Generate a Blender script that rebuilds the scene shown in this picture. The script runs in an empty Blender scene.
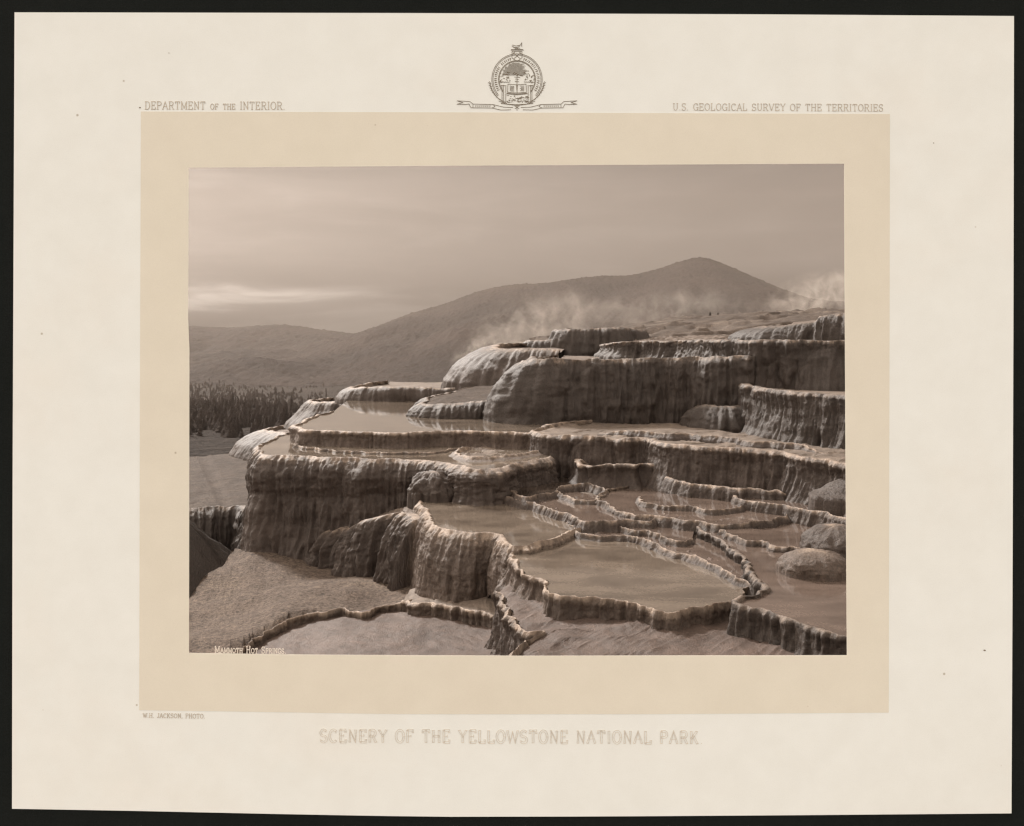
import bpy, math, random
import numpy as np
from mathutils import Vector
from mathutils.geometry import tessellate_polygon

random.seed(7)
rng = np.random.default_rng(7)
S = bpy.context.scene
COL = S.collection
F, CU, V0 = 900.0, 512.0, 322.0            # focal length in pixels, optical axis column, horizon row

# ------------------------------------------------------------------ noise
_perm = rng.permutation(512)
_grad = rng.normal(size=(512, 3)); _grad /= np.linalg.norm(_grad, axis=1)[:, None]
def _h(i, j, k):
    return _perm[(_perm[(_perm[i & 511] + j) & 511] + k) & 511]
def pnoise(x, y, z=0.0):
    x, y, z = np.broadcast_arrays(np.asarray(x, float), np.asarray(y, float), np.asarray(z, float))
    xi, yi, zi = np.floor(x).astype(int), np.floor(y).astype(int), np.floor(z).astype(int)
    xf, yf, zf = x - xi, y - yi, z - zi
    fu = lambda t: t * t * t * (t * (t * 6 - 15) + 10)
    u, v, w = fu(xf), fu(yf), fu(zf)
    def g(a, b, c):
        gr = _grad[_h(xi + a, yi + b, zi + c)]
        return gr[..., 0] * (xf - a) + gr[..., 1] * (yf - b) + gr[..., 2] * (zf - c)
    l = lambda a, b, t: a + (b - a) * t
    return 1.6 * l(l(l(g(0,0,0), g(1,0,0), u), l(g(0,1,0), g(1,1,0), u), v),
                   l(l(g(0,0,1), g(1,0,1), u), l(g(0,1,1), g(1,1,1), u), v), w)
def fbm(x, y, z=0.0, o=4):
    r = 0; a = 1.0; f = 1.0
    for i in range(o):
        r = r + a * pnoise(np.asarray(x) * f + 17.3 * i, np.asarray(y) * f + 5.1 * i, np.asarray(z) * f); a *= .5; f *= 2.03
    return r
def sstep(a, b, x):
    t = np.clip((np.asarray(x, float) - a) / (b - a), 0, 1); return t * t * (3 - 2 * t)

# ------------------------------------------------------------------ object helpers
def tag(o, label=None, cat=None, group=None, kind=None):
    if label: o['label'] = label
    if cat: o['category'] = cat
    if group: o['group'] = group
    if kind: o['kind'] = kind
    return o
def empty(name, loc=(0, 0, 0)):
    o = bpy.data.objects.new(name, None); o.empty_display_size = .2; COL.objects.link(o); o.location = loc
    return o
def link(name, me, mat=None, parent=None, loc=None):
    o = bpy.data.objects.new(name, me); COL.objects.link(o)
    if mat is not None: me.materials.append(mat)
    if parent is not None:
        o.parent = parent
        o.location = -Vector(parent.location) if loc is None else loc
    elif loc is not None: o.location = loc
    return o
def mesh_from(name, V, faces, smooth=True):
    me = bpy.data.meshes.new(name); me.from_pydata([tuple(v) for v in V], [], faces)
    if smooth: me.polygons.foreach_set('use_smooth', [True] * len(me.polygons))
    me.update(); return me
def grid(name, G, mat, parent=None, attr=None, flip=False):
    n, m = G.shape[:2]
    me = bpy.data.meshes.new(name)
    idx = np.arange(n * m).reshape(n, m)
    q = np.stack([idx[:-1, :-1], idx[1:, :-1], idx[1:, 1:], idx[:-1, 1:]], -1).reshape(-1, 4)
    if flip: q = q[:, ::-1]
    me.vertices.add(n * m); me.vertices.foreach_set('co', G.reshape(-1).astype(np.float32))
    k = len(q); me.loops.add(4 * k); me.loops.foreach_set('vertex_index', q.reshape(-1).astype(np.int32))
    me.polygons.add(k); me.polygons.foreach_set('loop_start', np.arange(0, 4 * k, 4, dtype=np.int32))
    me.polygons.foreach_set('loop_total', np.full(k, 4, dtype=np.int32))
    me.polygons.foreach_set('use_smooth', np.ones(k, dtype=bool))
    me.update(calc_edges=True)
    if attr is not None:
        a = me.attributes.new('wt', 'FLOAT', 'POINT'); a.data.foreach_set('value', attr.reshape(-1).astype(np.float32))
    me.validate()
    return link(name, me, mat, parent)

def pt(p, h=None):
    """(u, v) on level h | (u, v, h) | (u, v, None, Y): a sight line cut at a level or a distance."""
    u, v = p[0], p[1]
    if len(p) == 4: Y = p[3]
    else:
        hh = p[2] if len(p) == 3 else h
        Y = hh * F / (v - V0)
    return np.array([(u - CU) * Y / F, Y, -(v - V0) * Y / F])
def spline(C, ds):
    C = np.asarray(C, float); n = len(C)
    E = np.vstack([2 * C[0] - C[1], C, 2 * C[-1] - C[-2]])
    out = []; par = []
    for i in range(n - 1):
        p0, p1, p2, p3 = E[i:i + 4]
        t = np.linspace(0, 1, 40, endpoint=False)[:, None]
        d = np.linalg.norm
        m1 = (p2 - p0) * .5; m2 = (p3 - p1) * .5
        L = d(p2 - p1)
        m1 *= min(1, 1.2 * L / (d(m1) + 1e-6)); m2 *= min(1, 1.2 * L / (d(m2) + 1e-6))
        h00 = 2*t**3-3*t**2+1; h10 = t**3-2*t**2+t; h01 = -2*t**3+3*t**2; h11 = t**3-t**2
        out.append(h00*p1 + h10*m1 + h01*p2 + h11*m2); par.append(i + t[:, 0])
    out.append(C[-1:]); par.append(np.array([n - 1.0]))
    P = np.vstack(out); par = np.concatenate(par)
    s = np.concatenate([[0], np.cumsum(np.linalg.norm(np.diff(P, axis=0), axis=1))])
    N = max(6, int(s[-1] / ds)); ss = np.linspace(0, s[-1], N)
    Q = np.stack([np.interp(ss, s, P[:, k]) for k in range(3)], 1)
    return Q, ss, np.interp(ss, s, par)
def gsmooth(A, sig):
    if sig < .5: return A
    r = int(3 * sig) + 1; k = np.exp(-.5 * (np.arange(-r, r + 1) / sig) ** 2); k /= k.sum()
    P = np.pad(A, ((r, r), (0, 0)), mode='edge')
    return np.stack([np.convolve(P[:, i], k, 'valid') for i in range(A.shape[1])], 1)

# ------------------------------------------------------------------ materials
def newmat(name):
    m = bpy.data.materials.new(name); m.use_nodes = True
    nt = m.node_tree; nt.nodes.clear()
    out = nt.nodes.new('ShaderNodeOutputMaterial'); b = nt.nodes.new('ShaderNodeBsdfPrincipled')
    nt.links.new(b.outputs[0], out.inputs[0]); return m, nt, b
def N(nt, typ, **kw):
    n = nt.nodes.new(typ)
    for k, v in kw.items():
        if k.startswith('_'): n.inputs[k[1:].replace('_', ' ')].default_value = v
        else: setattr(n, k, v)
    return n
def noise(nt, vec, scale, detail=5, rough=.6, mscale=None, dist=0.0):
    if mscale:
        mp = N(nt, 'ShaderNodeMapping'); mp.inputs['Scale'].default_value = mscale
        nt.links.new(vec, mp.inputs['Vector']); vec = mp.outputs[0]
    n = N(nt, 'ShaderNodeTexNoise'); n.inputs['Scale'].default_value = scale; n.inputs['Detail'].default_value = detail
    n.inputs['Roughness'].default_value = rough; n.inputs['Distortion'].default_value = dist
    nt.links.new(vec, n.inputs['Vector']); return n.outputs['Fac']
def ramp(nt, fac, stops):
    r = N(nt, 'ShaderNodeValToRGB'); e = r.color_ramp.elements
    while len(e) < len(stops): e.new(.5)
    for el, (p, c) in zip(e, stops):
        el.position = p; el.color = (*c, 1) if len(c) == 3 else c
    nt.links.new(fac, r.inputs[0]); return r.outputs[0]
def mix(nt, fac, a, b, mode='MIX'):
    m = N(nt, 'ShaderNodeMix', data_type='RGBA', blend_type=mode)
    for s, x in ((m.inputs[0], fac), (m.inputs[6], a), (m.inputs[7], b)):
        if isinstance(x, (int, float)): s.default_value = x
        elif isinstance(x, tuple): s.default_value = (*x, 1)
        else: nt.links.new(x, s)
    return m.outputs[2]
def bump(nt, b, hgt, strength, dist, prev=None):
    n = N(nt, 'ShaderNodeBump'); n.inputs['Strength'].default_value = strength; n.inputs['Distance'].default_value = dist
    nt.links.new(hgt, n.inputs['Height'])
    if prev: nt.links.new(prev, n.inputs['Normal'])
    nt.links.new(n.outputs[0], b.inputs['Normal']); return n.outputs[0]
W, K = (1, 1, 1), (0, 0, 0)
def pos(nt): return N(nt, 'ShaderNodeNewGeometry').outputs['Position']
def wt(nt):
    a = N(nt, 'ShaderNodeAttribute'); a.attribute_name = 'wt'; return a.outputs['Fac']

def wall_mat(name, dark, mid, light, rimw=.042, fine=1.0, streak=.16):
    m, nt, b = newmat(name); P = pos(nt)
    st = noise(nt, P, 1, 6, .62, (5, 5, .45), .3)
    st2 = noise(nt, P, 1, 4, .6, (16, 16, 1.2))
    big = noise(nt, P, .7, 4, .6)
    fn = noise(nt, P, 22 * fine, 6, .7)
    c = ramp(nt, st, [(.22, dark), (.50, mid), (.80, tuple(x * 1.3 for x in mid))])
    c = mix(nt, .82, c, mid)
    c = mix(nt, streak, c, ramp(nt, st2, [(.25, dark), (.72, tuple(x * 1.5 for x in mid))]))
    c = mix(nt, .30, c, ramp(nt, big, [(.3, tuple(x * .6 for x in dark)), (.7, tuple(x * 1.5 for x in mid))]))
    c = mix(nt, .5, c, ramp(nt, fn, [(.36, (.42, .41, .40)), (.64, (1.6, 1.6, 1.6))]), 'MULTIPLY')
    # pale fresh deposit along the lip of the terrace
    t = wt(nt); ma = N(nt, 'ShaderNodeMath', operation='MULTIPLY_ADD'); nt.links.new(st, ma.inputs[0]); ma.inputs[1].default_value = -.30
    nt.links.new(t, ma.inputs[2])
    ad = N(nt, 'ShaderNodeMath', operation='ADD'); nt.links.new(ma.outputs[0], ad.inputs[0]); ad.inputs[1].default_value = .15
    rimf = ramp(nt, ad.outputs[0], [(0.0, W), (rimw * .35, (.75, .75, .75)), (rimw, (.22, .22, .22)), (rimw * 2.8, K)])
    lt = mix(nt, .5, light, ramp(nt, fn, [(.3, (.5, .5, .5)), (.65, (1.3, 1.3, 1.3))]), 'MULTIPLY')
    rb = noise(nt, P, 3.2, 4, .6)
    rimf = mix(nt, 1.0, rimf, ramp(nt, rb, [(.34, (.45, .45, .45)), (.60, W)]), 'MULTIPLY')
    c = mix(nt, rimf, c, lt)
    nt.links.new(c, b.inputs['Base Color']); b.inputs['Roughness'].default_value = .6
    b.inputs['Specular IOR Level'].default_value = .4
    vf = noise(nt, P, 1, 5, .65, (30, 30, 5))
    p = bump(nt, b, st2, .5, .05); p = bump(nt, b, vf, .7, .03, p); bump(nt, b, fn, .7, .03, p)
    return m
def floor_mat(name, a, bcol, c2, rough=.7, bumpy=.6, spec=.3, scale=1.0, rim=False):
    m, nt, b = newmat(name); P = pos(nt)
    n1 = noise(nt, P, .55 * scale, 6, .62, None, .5); n2 = noise(nt, P, 4.5 * scale, 6, .65); n3 = noise(nt, P, 34 * scale, 4, .7)
    n4 = noise(nt, P, 1, 5, .6, (.8 * scale, 3.2 * scale, 1), .6)
    c = ramp(nt, n1, [(.28, a), (.5, bcol), (.72, c2)])
    c = mix(nt, .35, c, ramp(nt, n4, [(.3, a), (.68, c2)]))
    c = mix(nt, .5, c, ramp(nt, n2, [(.32, (.55, .55, .55)), (.64, (1.3, 1.3, 1.3))]), 'MULTIPLY')
    c = mix(nt, .5, c, ramp(nt, n3, [(.3, (.5, .5, .5)), (.68, (1.45, 1.45, 1.45))]), 'MULTIPLY')
    ct = noise(nt, P, .9 * scale, 3, .5, None, .35)
    fr = N(nt, 'ShaderNodeMath', operation='MULTIPLY'); nt.links.new(ct, fr.inputs[0]); fr.inputs[1].default_value = 17
    f2 = N(nt, 'ShaderNodeMath', operation='FRACT'); nt.links.new(fr.outputs[0], f2.inputs[0])
    ln = ramp(nt, f2.outputs[0], [(.0, (.72, .70, .68)), (.10, W), (.86, W), (.95, (1.45, 1.43, 1.4))])
    c = mix(nt, ramp(nt, n2, [(.42, K), (.56, (.75, .75, .75))]), c, mix(nt, 1.0, c, ln, 'MULTIPLY'))
    n6 = noise(nt, P, 70, 3, .7)
    c = mix(nt, .7, c, ramp(nt, n6, [(.33, (.45, .43, .41)), (.45, W), (.60, W), (.70, (1.45, 1.43, 1.4))]), 'MULTIPLY')
    if rim:
        n5 = noise(nt, P, 15, 5, .72, None, .4); c = mix(nt, .8, c, ramp(nt, n5, [(.40, (.28, .26, .25)), (.48, (.85, .84, .83)), (.54, W), (.66, (1.3, 1.3, 1.3))]), 'MULTIPLY')
    if rim: c = mix(nt, wt(nt), c, mix(nt, .8, (.42, .35, .275), ramp(nt, n3, [(.3, (.4, .4, .4)), (.68, (1.2, 1.2, 1.2))]), 'MULTIPLY'))
    nt.links.new(c, b.inputs['Base Color'])
    b.inputs['Roughness'].default_value = rough; b.inputs['Specular IOR Level'].default_value = spec
    p = bump(nt, b, f2.outputs[0], .0 if rim else .3, .03)
    p = bump(nt, b, n2, bumpy * .7, .06, p)
    if rim: p = bump(nt, b, n5, .8, .045, p)
    bump(nt, b, n3, bumpy, .03, p)
    return m
def water_mat(name, a, c2, rough=.12):
    m, nt, b = newmat(name); P = pos(nt)
    n1 = noise(nt, P, 1, 5, .6, (.7, 1.8, 1), .6); n2 = noise(nt, P, 1, 3, .5, (7, 2.5, 1))
    n3 = noise(nt, P, 20, 4, .7)
    c = ramp(nt, n1, [(.34, a), (.62, c2)])
    c = mix(nt, .35, c, ramp(nt, n3, [(.3, (.6, .6, .6)), (.68, (1.35, 1.35, 1.35))]), 'MULTIPLY')
    nt.links.new(c, b.inputs['Base Color'])
    b.inputs['Roughness'].default_value = rough; b.inputs['IOR'].default_value = 1.33
    bump(nt, b, n2, .06, .012)
    return m

M = {}
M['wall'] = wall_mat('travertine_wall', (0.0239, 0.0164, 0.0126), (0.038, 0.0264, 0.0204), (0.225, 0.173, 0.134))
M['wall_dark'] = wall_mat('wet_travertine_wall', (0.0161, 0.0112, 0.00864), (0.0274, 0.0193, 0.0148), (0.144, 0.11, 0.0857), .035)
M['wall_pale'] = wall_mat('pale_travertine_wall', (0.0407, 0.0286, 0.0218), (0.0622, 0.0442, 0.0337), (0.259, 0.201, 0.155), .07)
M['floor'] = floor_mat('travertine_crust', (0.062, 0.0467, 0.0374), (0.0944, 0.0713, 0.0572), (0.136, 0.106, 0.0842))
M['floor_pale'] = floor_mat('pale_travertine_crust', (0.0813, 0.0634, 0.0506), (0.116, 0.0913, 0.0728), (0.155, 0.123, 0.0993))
M['floor_rose'] = floor_mat('rosy_travertine_crust', (0.04, 0.0272, 0.0219), (0.0611, 0.0424, 0.0337), (0.085, 0.0594, 0.0473), .62, .5, .3)
M['ground'] = floor_mat('rough_crust_ground', (0.0755, 0.0565, 0.0447), (0.109, 0.0823, 0.0662), (0.147, 0.115, 0.0897), .85, 1.0, .2, 1.0, True)
M['floor_dark'] = floor_mat('dark_rough_crust', (0.0339, 0.0253, 0.0203), (0.0585, 0.0444, 0.0357), (0.0889, 0.069, 0.0554), .85, 1.0, .2, 1.6)
M['water'] = water_mat('milky_pool_water', (0.0655, 0.0524, 0.0418), (0.115, 0.0934, 0.0749), .06)
M['water_rose'] = water_mat('rosy_pool_water', (0.0574, 0.0427, 0.0351), (0.094, 0.0712, 0.059), .08)
M['water_dark'] = water_mat('dark_pool_water', (0.0165, 0.0128, 0.0105), (0.045, 0.0345, 0.0277), .05)

# ------------------------------------------------------------------ terraces
PROF = {
 'drape': [(0,0),(.04,.12),(.12,.06),(.3,.0),(.55,.14),(.8,.45),(1,1)],
 'dome':  [(0,0),(.06,.22),(.18,.46),(.4,.72),(.7,.92),(1,1)],
 'bowl':  [(0,0),(.03,.22),(.10,.50),(.18,.60),(.27,.54),(.37,.40),(.6,.44),(.82,.72),(1,1.15)],
 'slope': [(0,0),(.10,.10),(.3,.24),(.6,.55),(1,1)],
}
def per(x, par, n):
    if isinstance(x, (int, float)): return np.full(len(par), float(x))
    return np.interp(par, np.linspace(0, n - 1, len(x)), x)
_seed = [0]
TG = 'travertine terraces of the hot spring'
def terrace(label, rim, back, foot, h=None, flare=.25, prof='drape', amp=1.0, lip=.026, water=None, wl=-.012,
            wall='wall', floor='floor', dip=.09, rough=1.0, ds=None, name='travertine_terrace', cat='terrace', group=TG, detail=1.0, taper=(0, 0), lobes=None, drip=1.0, micro=0.0, und=0.0):
    _seed[0] += 1; sd = 13.7 * _seed[0]
    C = np.array([pt(p, h) for p in rim]); Bc = np.array([pt(p, h) for p in back])
    Ym = C[:, 1].mean(); sc = (Ym / 20.0)
    ds = ds or max(.022, Ym * .00125)
    R, s, par = spline(C, ds); n = len(R)
    T = np.gradient(gsmooth(R[:, :2], .22 * sc / ds), axis=0); T /= np.linalg.norm(T, axis=1)[:, None] + 1e-9
    T = gsmooth(T, .10 * sc / ds); T /= np.linalg.norm(T, axis=1)[:, None] + 1e-9
    nrm = np.stack([T[:, 1], -T[:, 0]], 1)
    nz = fbm
    k = rough * min(sc, 1.3)
    off = k * (.10 * nz(s / (.75 * sc), sd, 0, 2) + .055 * (.35 - np.abs(pnoise(s / (.26 * sc), sd + 3))) * 1.6 + .014 * pnoise(s / .085, sd + 6) + .006 * pnoise(s / .04, sd + 8))
    R[:, :2] += nrm * off[:, None]
    Bq, bs, _ = spline(Bc, 1.0)
    bb = np.linspace(0, 1, len(Bq)); qq = s / s[-1]
    B = np.stack([np.interp(qq, bb, Bq[:, i]) for i in range(3)], 1)
    D = B - R; L = np.linalg.norm(D[:, :2], axis=1) + 1e-6; U = D / L[:, None]
    root = empty(name, (float(C[:, 0].mean()), float(C[:, 1].mean()), float(-np.mean(per(foot, par, len(rim))))))
    tag(root, label, cat, group)
    # wall with its rolled lip
    fz = -per(foot, par, len(rim)); fl = per(flare, par, len(rim))
    dn = np.zeros(n)
    if taper[0]: dn = np.maximum(dn, 1 - sstep(0, taper[0], s))
    if taper[1]: dn = np.maximum(dn, 1 - sstep(0, taper[1], s[-1] - s))
    R[:, 2] -= dn * np.minimum(np.maximum(R[:, 2] - fz, 0) * 1.05, .03 if water else 9)
    D = B - R; L = np.linalg.norm(D[:, :2], axis=1) + 1e-6; U = D / L[:, None]
    R[:, 2] -= np.minimum(.05, lip * 1.6) * sstep(.25, .6, pnoise(s / .9, sd + 61)) * (0 if water else 1)
    lipz = lip * (1 + 1.1 * nz(s / .5, sd + 20, 0, 3)) * np.ones(n)
    rows = []; att = []
    for d, zf in ((.20, -4.0), (.12, -2.4), (.075, -1.0), (.045, .2), (.02, .9)):
        d2 = np.minimum(d * min(sc, 1.4) * (1 + .8 * pnoise(s / .4, sd + 31)), L * .8)
        p = R + U * d2[:, None]
        z = lipz * zf if zf > 0 else lip * zf
        p[:, 2] = R[:, 2] + D[:, 2] / L * d2 + z + .010 * rough * pnoise(s / .09, d * 9, sd) * np.ones(n)
        rows.append(p); att.append(np.zeros(n))
    H = np.maximum(R[:, 2] - fz, .03)
    nr = int(np.clip(H.max() / (ds * 1.3), 10, 80))
    pr = np.array(PROF[prof])
    LB = []
    if lobes:                                       # rounded heads of dripstone with the curtain hanging below each
        r_ = np.random.default_rng(int(sd * 10))
        cnt_, rx_, a_, tlo, thi = lobes
        for _ in range(cnt_):
            LB.append((r_.uniform(0, s[-1]), r_.uniform(tlo, thi), rx_ * r_.uniform(.5, 1.5), a_ * r_.uniform(.35, .85)))
    for j in range(nr + 1):
        t = (j / nr) ** 1.25
        q = t * H
        env = sstep(0, .05, q) * np.ones(n)
        big = nz(s / (.55 * sc), q / (1.1 * sc), sd, 3) * .062
        fl1 = (1 - np.abs(pnoise(s / (.20 * sc), q / (1.6 * sc), sd + 9)) * 2.2) * .030
        fl2 = (1 - np.abs(pnoise(s / (.085 * sc), q / (.7 * sc), sd + 19)) * 2.2) * .032
        led = pnoise(s / (.6 * sc), q / (.16 * sc), sd + 29) * .020
        mic = nz(s / .06, q / .07, sd + 39, 2) * .018
        lb = np.zeros(n)
        for (s0, t0, rx_, a_) in LB:
            dq = (q - t0 * H); dq = np.where(dq < 0, dq / (rx_ * 1.3), dq / (rx_ * 3.5))
            ww = 1 - ((s - s0) / rx_ + .25 * pnoise(q / .3, s0 * 3 + sd)) ** 2 - dq ** 2
            lb = np.maximum(lb, a_ * np.sqrt(np.maximum(ww, 0)) ** .8)
        dg = 1 + (drip - 1) * sstep(.3, .6, t)
        o = np.interp(t, pr[:, 0], pr[:, 1]) * fl + lb + env * amp * np.minimum(sc, 1.35) * detail * (big * np.minimum(1, H / .5) + (fl1 + fl2) * dg * np.minimum(1, H / .35) + led + mic)
        p = R.copy(); p[:, :2] += nrm * o[:, None]
        p[:, 2] = R[:, 2] + lipz * (1 - sstep(0, .04, q)) - q - .10 * t * (j == nr) + .006 * pnoise(s / .07, q * 14, sd + 50)
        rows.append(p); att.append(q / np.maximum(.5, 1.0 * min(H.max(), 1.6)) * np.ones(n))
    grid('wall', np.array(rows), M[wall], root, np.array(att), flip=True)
    # top surface
    ld = [.10, .16, .24, .34, .46, .6]
    while ld[-1] < L.max(): ld.append(ld[-1] * 1.045 + .045)
    rows = []
    for d in ld:
        d2 = np.minimum(d, L); p = R + U * d2[:, None]
        mr = pnoise(p[:, 0] / .9 + .3 * pnoise(p[:, 0] / .3, p[:, 1] / .3, 5), p[:, 1] / .7, sd + 70)
        rg = und * pnoise(p[:, 0] / 1.9, p[:, 1] / 1.6, sd + 80) + micro * .05 * np.exp(-(mr / .07) ** 2) + micro * .05 * sstep(-.03, .03, mr) + nz(p[:, 0] / .5, p[:, 1] / .5, sd, 4) * .016 + nz(p[:, 0] / 1.7, p[:, 1] / 1.7, sd + 5, 3) * .03
        p[:, 2] += -.05 - dip * sstep(.08, .6, d2) + rough * rg * sstep(.1, .4, d2) - .004
        rows.append(p)
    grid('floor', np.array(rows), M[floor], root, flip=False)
    if water:
        st = max(1, int(.12 / ds))
        ring = [R[i] + U[i] * min(.06, L[i] * .5) for i in range(0, n, st)] + [Bq[i] for i in range(len(Bq) - 1, -1, -1)]
        poly = [Vector((p[0], p[1], 0)) for p in ring]
        tri = tessellate_polygon([poly])
        fs = [tuple(t) for t in tri]
        fs = [f if (poly[f[1]] - poly[f[0]]).cross(poly[f[2]] - poly[f[0]]).z > 0 else f[::-1] for f in fs]
        # follow the terrace where it is not level
        tiltz = np.full(len(ring), -h + wl) if h else np.array([p[2] for p in ring]) + wl
        me = mesh_from('pool_water', [(p[0], p[1], z) for p, z in zip(ring, tiltz)], fs, False)
        link('pool_water', me, M[water], root)
    return root

def mound_mesh(rx, ry, hz, sd, amp=1.0, n=110, m=54, soft=False):
    a = np.linspace(0, 2 * math.pi, n + 1); r = np.linspace(0, 1, m)
    Aa, Rr = np.meshgrid(a, r)
    ca, sa = np.cos(Aa), np.sin(Aa)
    rad = np.sin(Rr * math.pi * .5) ** .9; zz = np.cos(Rr * math.pi * .5) ** .8
    if soft: rad = Rr; zz = np.cos(Rr * math.pi * .5) ** 1.7
    s = min(rx, ry)
    d = .20 * fbm(ca * 1.3 + sd, sa * 1.3, zz * 1.5, 3) + -.035 * np.sqrt(np.maximum(0, 1 - (np.abs(pnoise(ca * 2.6 * rad + sd, sa * 2.6 * rad, zz * 2)) * 3.2) )) * sstep(.15, .5, Rr) + .05 * (1 - 2.4 * np.abs(pnoise(ca * 5 + sd, sa * 5, zz * 1.2))) * Rr + .03 * fbm(ca * 9 + sd, sa * 9, zz * 9, 3)
    d = d * amp * sstep(0, .35, Rr)
    G = np.stack([ca * rad * rx * (1 + d), sa * rad * ry * (1 + d), zz * hz * (1 + .5 * d) - .9 * sstep(.93, 1, Rr)], -1)
    return G, np.clip(Rr * .4, 0, 1)
def mound(label, u, v, Y, rx, ry, hz, mat='wall', amp=1.0, parent=None, name='travertine_mound', soft=False):
    """a rounded boss of deposit whose foot is seen at (u, v)"""
    _seed[0] += 1
    p = pt((u, v, None, Y)); G, a = mound_mesh(rx, ry, hz, 7.3 * _seed[0], amp, soft=soft)
    if parent is not None:
        o = grid('bulge', G + p, M[mat], parent, a); return o
    r = grid(name, G, M[mat], None, a); r.location = p
    tag(r, label, 'mound', 'rounded mounds of deposit'); return r

# --- lower and middle tiers
terrace('broad shelf terrace whose tall dark fluted front is the largest wall on the left',
    [(303,428),(278,437),(264,444),(259,450),(266,455),(282,456),(315,457),(366,459.5),(417,460),(451,464),(482,470),(519,463),(552,457)],
    [(330,424),(420,424),(550,427)], [6.6,6.8,6.8,6.6,6.3,6.1,6.0,5.8,5.3,4.5,4.3,4.15,4.05], h=3.4,
    flare=[.15,.2,.3,.4,.5,.5,.5,.5,.45,.35,.25,.2,.2], prof='bowl', water='water', floor='floor_pale', amp=.95, lobes=(26,.45,.16,.25,.7), drip=1.9)
terrace('low crusted crescent ledge on the right end of the broad shelf terrace',
    [(474,445),(457,452),(470,457),(500,456),(525,453),(556,447)], [(485,443),(552,441)], 3.46, h=3.33, flare=.3, prof='slope', wall='wall_pale', floor='floor_pale', amp=.8, taper=(.5,.3), micro=1)
terrace('upper pale round tier with a low scalloped rim, stacked on the broad shelf terrace',
    [(335,411),(308,420),(298,426),(303,429.5),(320,431),(349,432),(400,433),(451,431.5),(485,432),(519,433),(550,434)],
    [(350,398),(400,396),(560,408)], [3.6,3.6,3.6,3.5,3.5,3.5,3.5,3.5,3.5,3.5,3.5], h=3.0, flare=.14, water='water', wall='wall_pale', floor='floor_pale', lobes=(26,.3,.09,.0,.3))
terrace('long terrace with a dark streaked wall running to the right edge below the dark blocks',
    [(592,421),(562,423.5),(540,429),(534,432),(545,434.5),(561,435.5),(602,437.5),(650,439),(664,443.5),(705,447),(756,450),(790,454),(825,460),(850,465),(900,478),(1150,488)],
    [(640,415),(700,416),(760,424),(830,436),(900,440),(1150,444)], [3.02,3.05,3.4,3.7,4.0,4.05,4.05,4.05,4.05,4.05,4.0,3.95,3.9,3.9,3.9,3.9], h=2.93,
    flare=[.05,.05,.1,.15,.2,.25,.3,.3,.3,.3,.35,.35,.35,.35,.35,.35], floor='floor_pale', amp=1.0, dip=.05, lobes=(34,.42,.20,.12,.7), drip=1.3, micro=.6)
terrace('small rounded knob terrace at the foot of the long streaked wall',
    [(592,457),(581,460),(583,463),(600,464.5),(625,465),(648,464),(658,458)], [(595,455),(652,455)], 4.05, h=3.47, flare=.3, amp=1.1, rough=1.8, taper=(.35,.5), lobes=(8,.3,.1,.1,.5))
terrace('tall pale walled pool with a wavy white rim left of the centre pool',
    [(464,489),(448,490),(433,493),(424,498),(421,503),(425,509),(430,514),(430,520),(437,527),(452,531.5),(468,533.5),(500,535),(507,541),(516,547),(534,545),(552,539),(568,533),(582,529)],
    [(470,488),(500,487),(540,500),(566,516),(586,524)], [5.4,5.6,5.8,5.8,5.8,5.8,5.7,5.6,5.6,5.5,5.4,5.1,4.9,4.6,4.5,4.5,4.5], h=4.15,
    flare=[.2,.25,.3,.3,.3,.3,.3,.3,.35,.4,.3,.2,.15,.05,.05,.05,.05], water='water', wall='wall_pale', floor='floor_pale', amp=1.0, prof='dome', lobes=(14,.4,.08,.1,.5))
terrace('flat rosy pan in the front centre with a broken ragged left edge',
    [(497,592,4.62),(505,602,4.6),(511,618,4.58),(528,631,4.56),(544,633,4.55),(533,641,4.55),(518,650,4.55),(509,664,4.55),(540,720,4.55),(640,790,4.55),(800,820,4.5),(1100,840,4.5)],
    [(520,575,4.55),(600,580,4.34),(740,580,4.34),(800,600,4.36),(900,640,4.36),(1150,700,4.36)], 5.6, flare=.2, floor='floor_rose', wall='wall', rough=1.4, dip=.02, amp=1.5, micro=.25)
terrace('wide milky centre pool with a thin wavy white rim',
    [(568,533),(544,541),(521,549),(514,560),(526,574),(544,582),(551,592),(585,599),(630,603),(661,615),(678,616),(695,609),(736,604),(746,596),(752,585)],
    [(578,532),(620,535),(680,543),(735,560),(750,575)], [4.5,4.6,4.72,4.8,4.8,4.75,4.7,4.62,4.58,4.55,4.5,4.5,4.48,4.45,4.4], h=4.25,
    flare=[.1,.1,.15,.25,.25,.2,.1,.05,.04,.04,.04,.04,.04,.05,.05], water='water', wall='wall_pale', floor='floor_pale', rough=1.5, lip=.035)
terrace('narrow crusted pan between the milky centre pool and the curling rim behind it',
    [(566,524),(578,532),(600,536),(637,537),(661,547),(691,556),(719,567),(742,581),(762,590)], [(580,520),(600,520),(640,521),(705,532),(765,560)], 4.34, h=4.17, flare=.13, prof='slope', floor='floor_rose', water='water_rose', wl=-.035, rough=1.3, micro=.8)
terrace('curling low walled pan between the milky centre pool and the small dark pool',
    [(490,486),(505,496),(521,500.5),(551,509),(575,517.5),(589,522.5),(612,521.5),(637,520.5),(652,521),(668,512)],
    [(520,484),(560,488),(600,495),(640,508)], [4.2,4.25,4.25,4.25,4.25,4.25,4.25,4.25,4.2,4.15], h=4.02, flare=.13, prof='slope', floor='floor_rose', water='water_rose', wl=-.035, rough=1.3, taper=(.3,.4), micro=.8)
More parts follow.
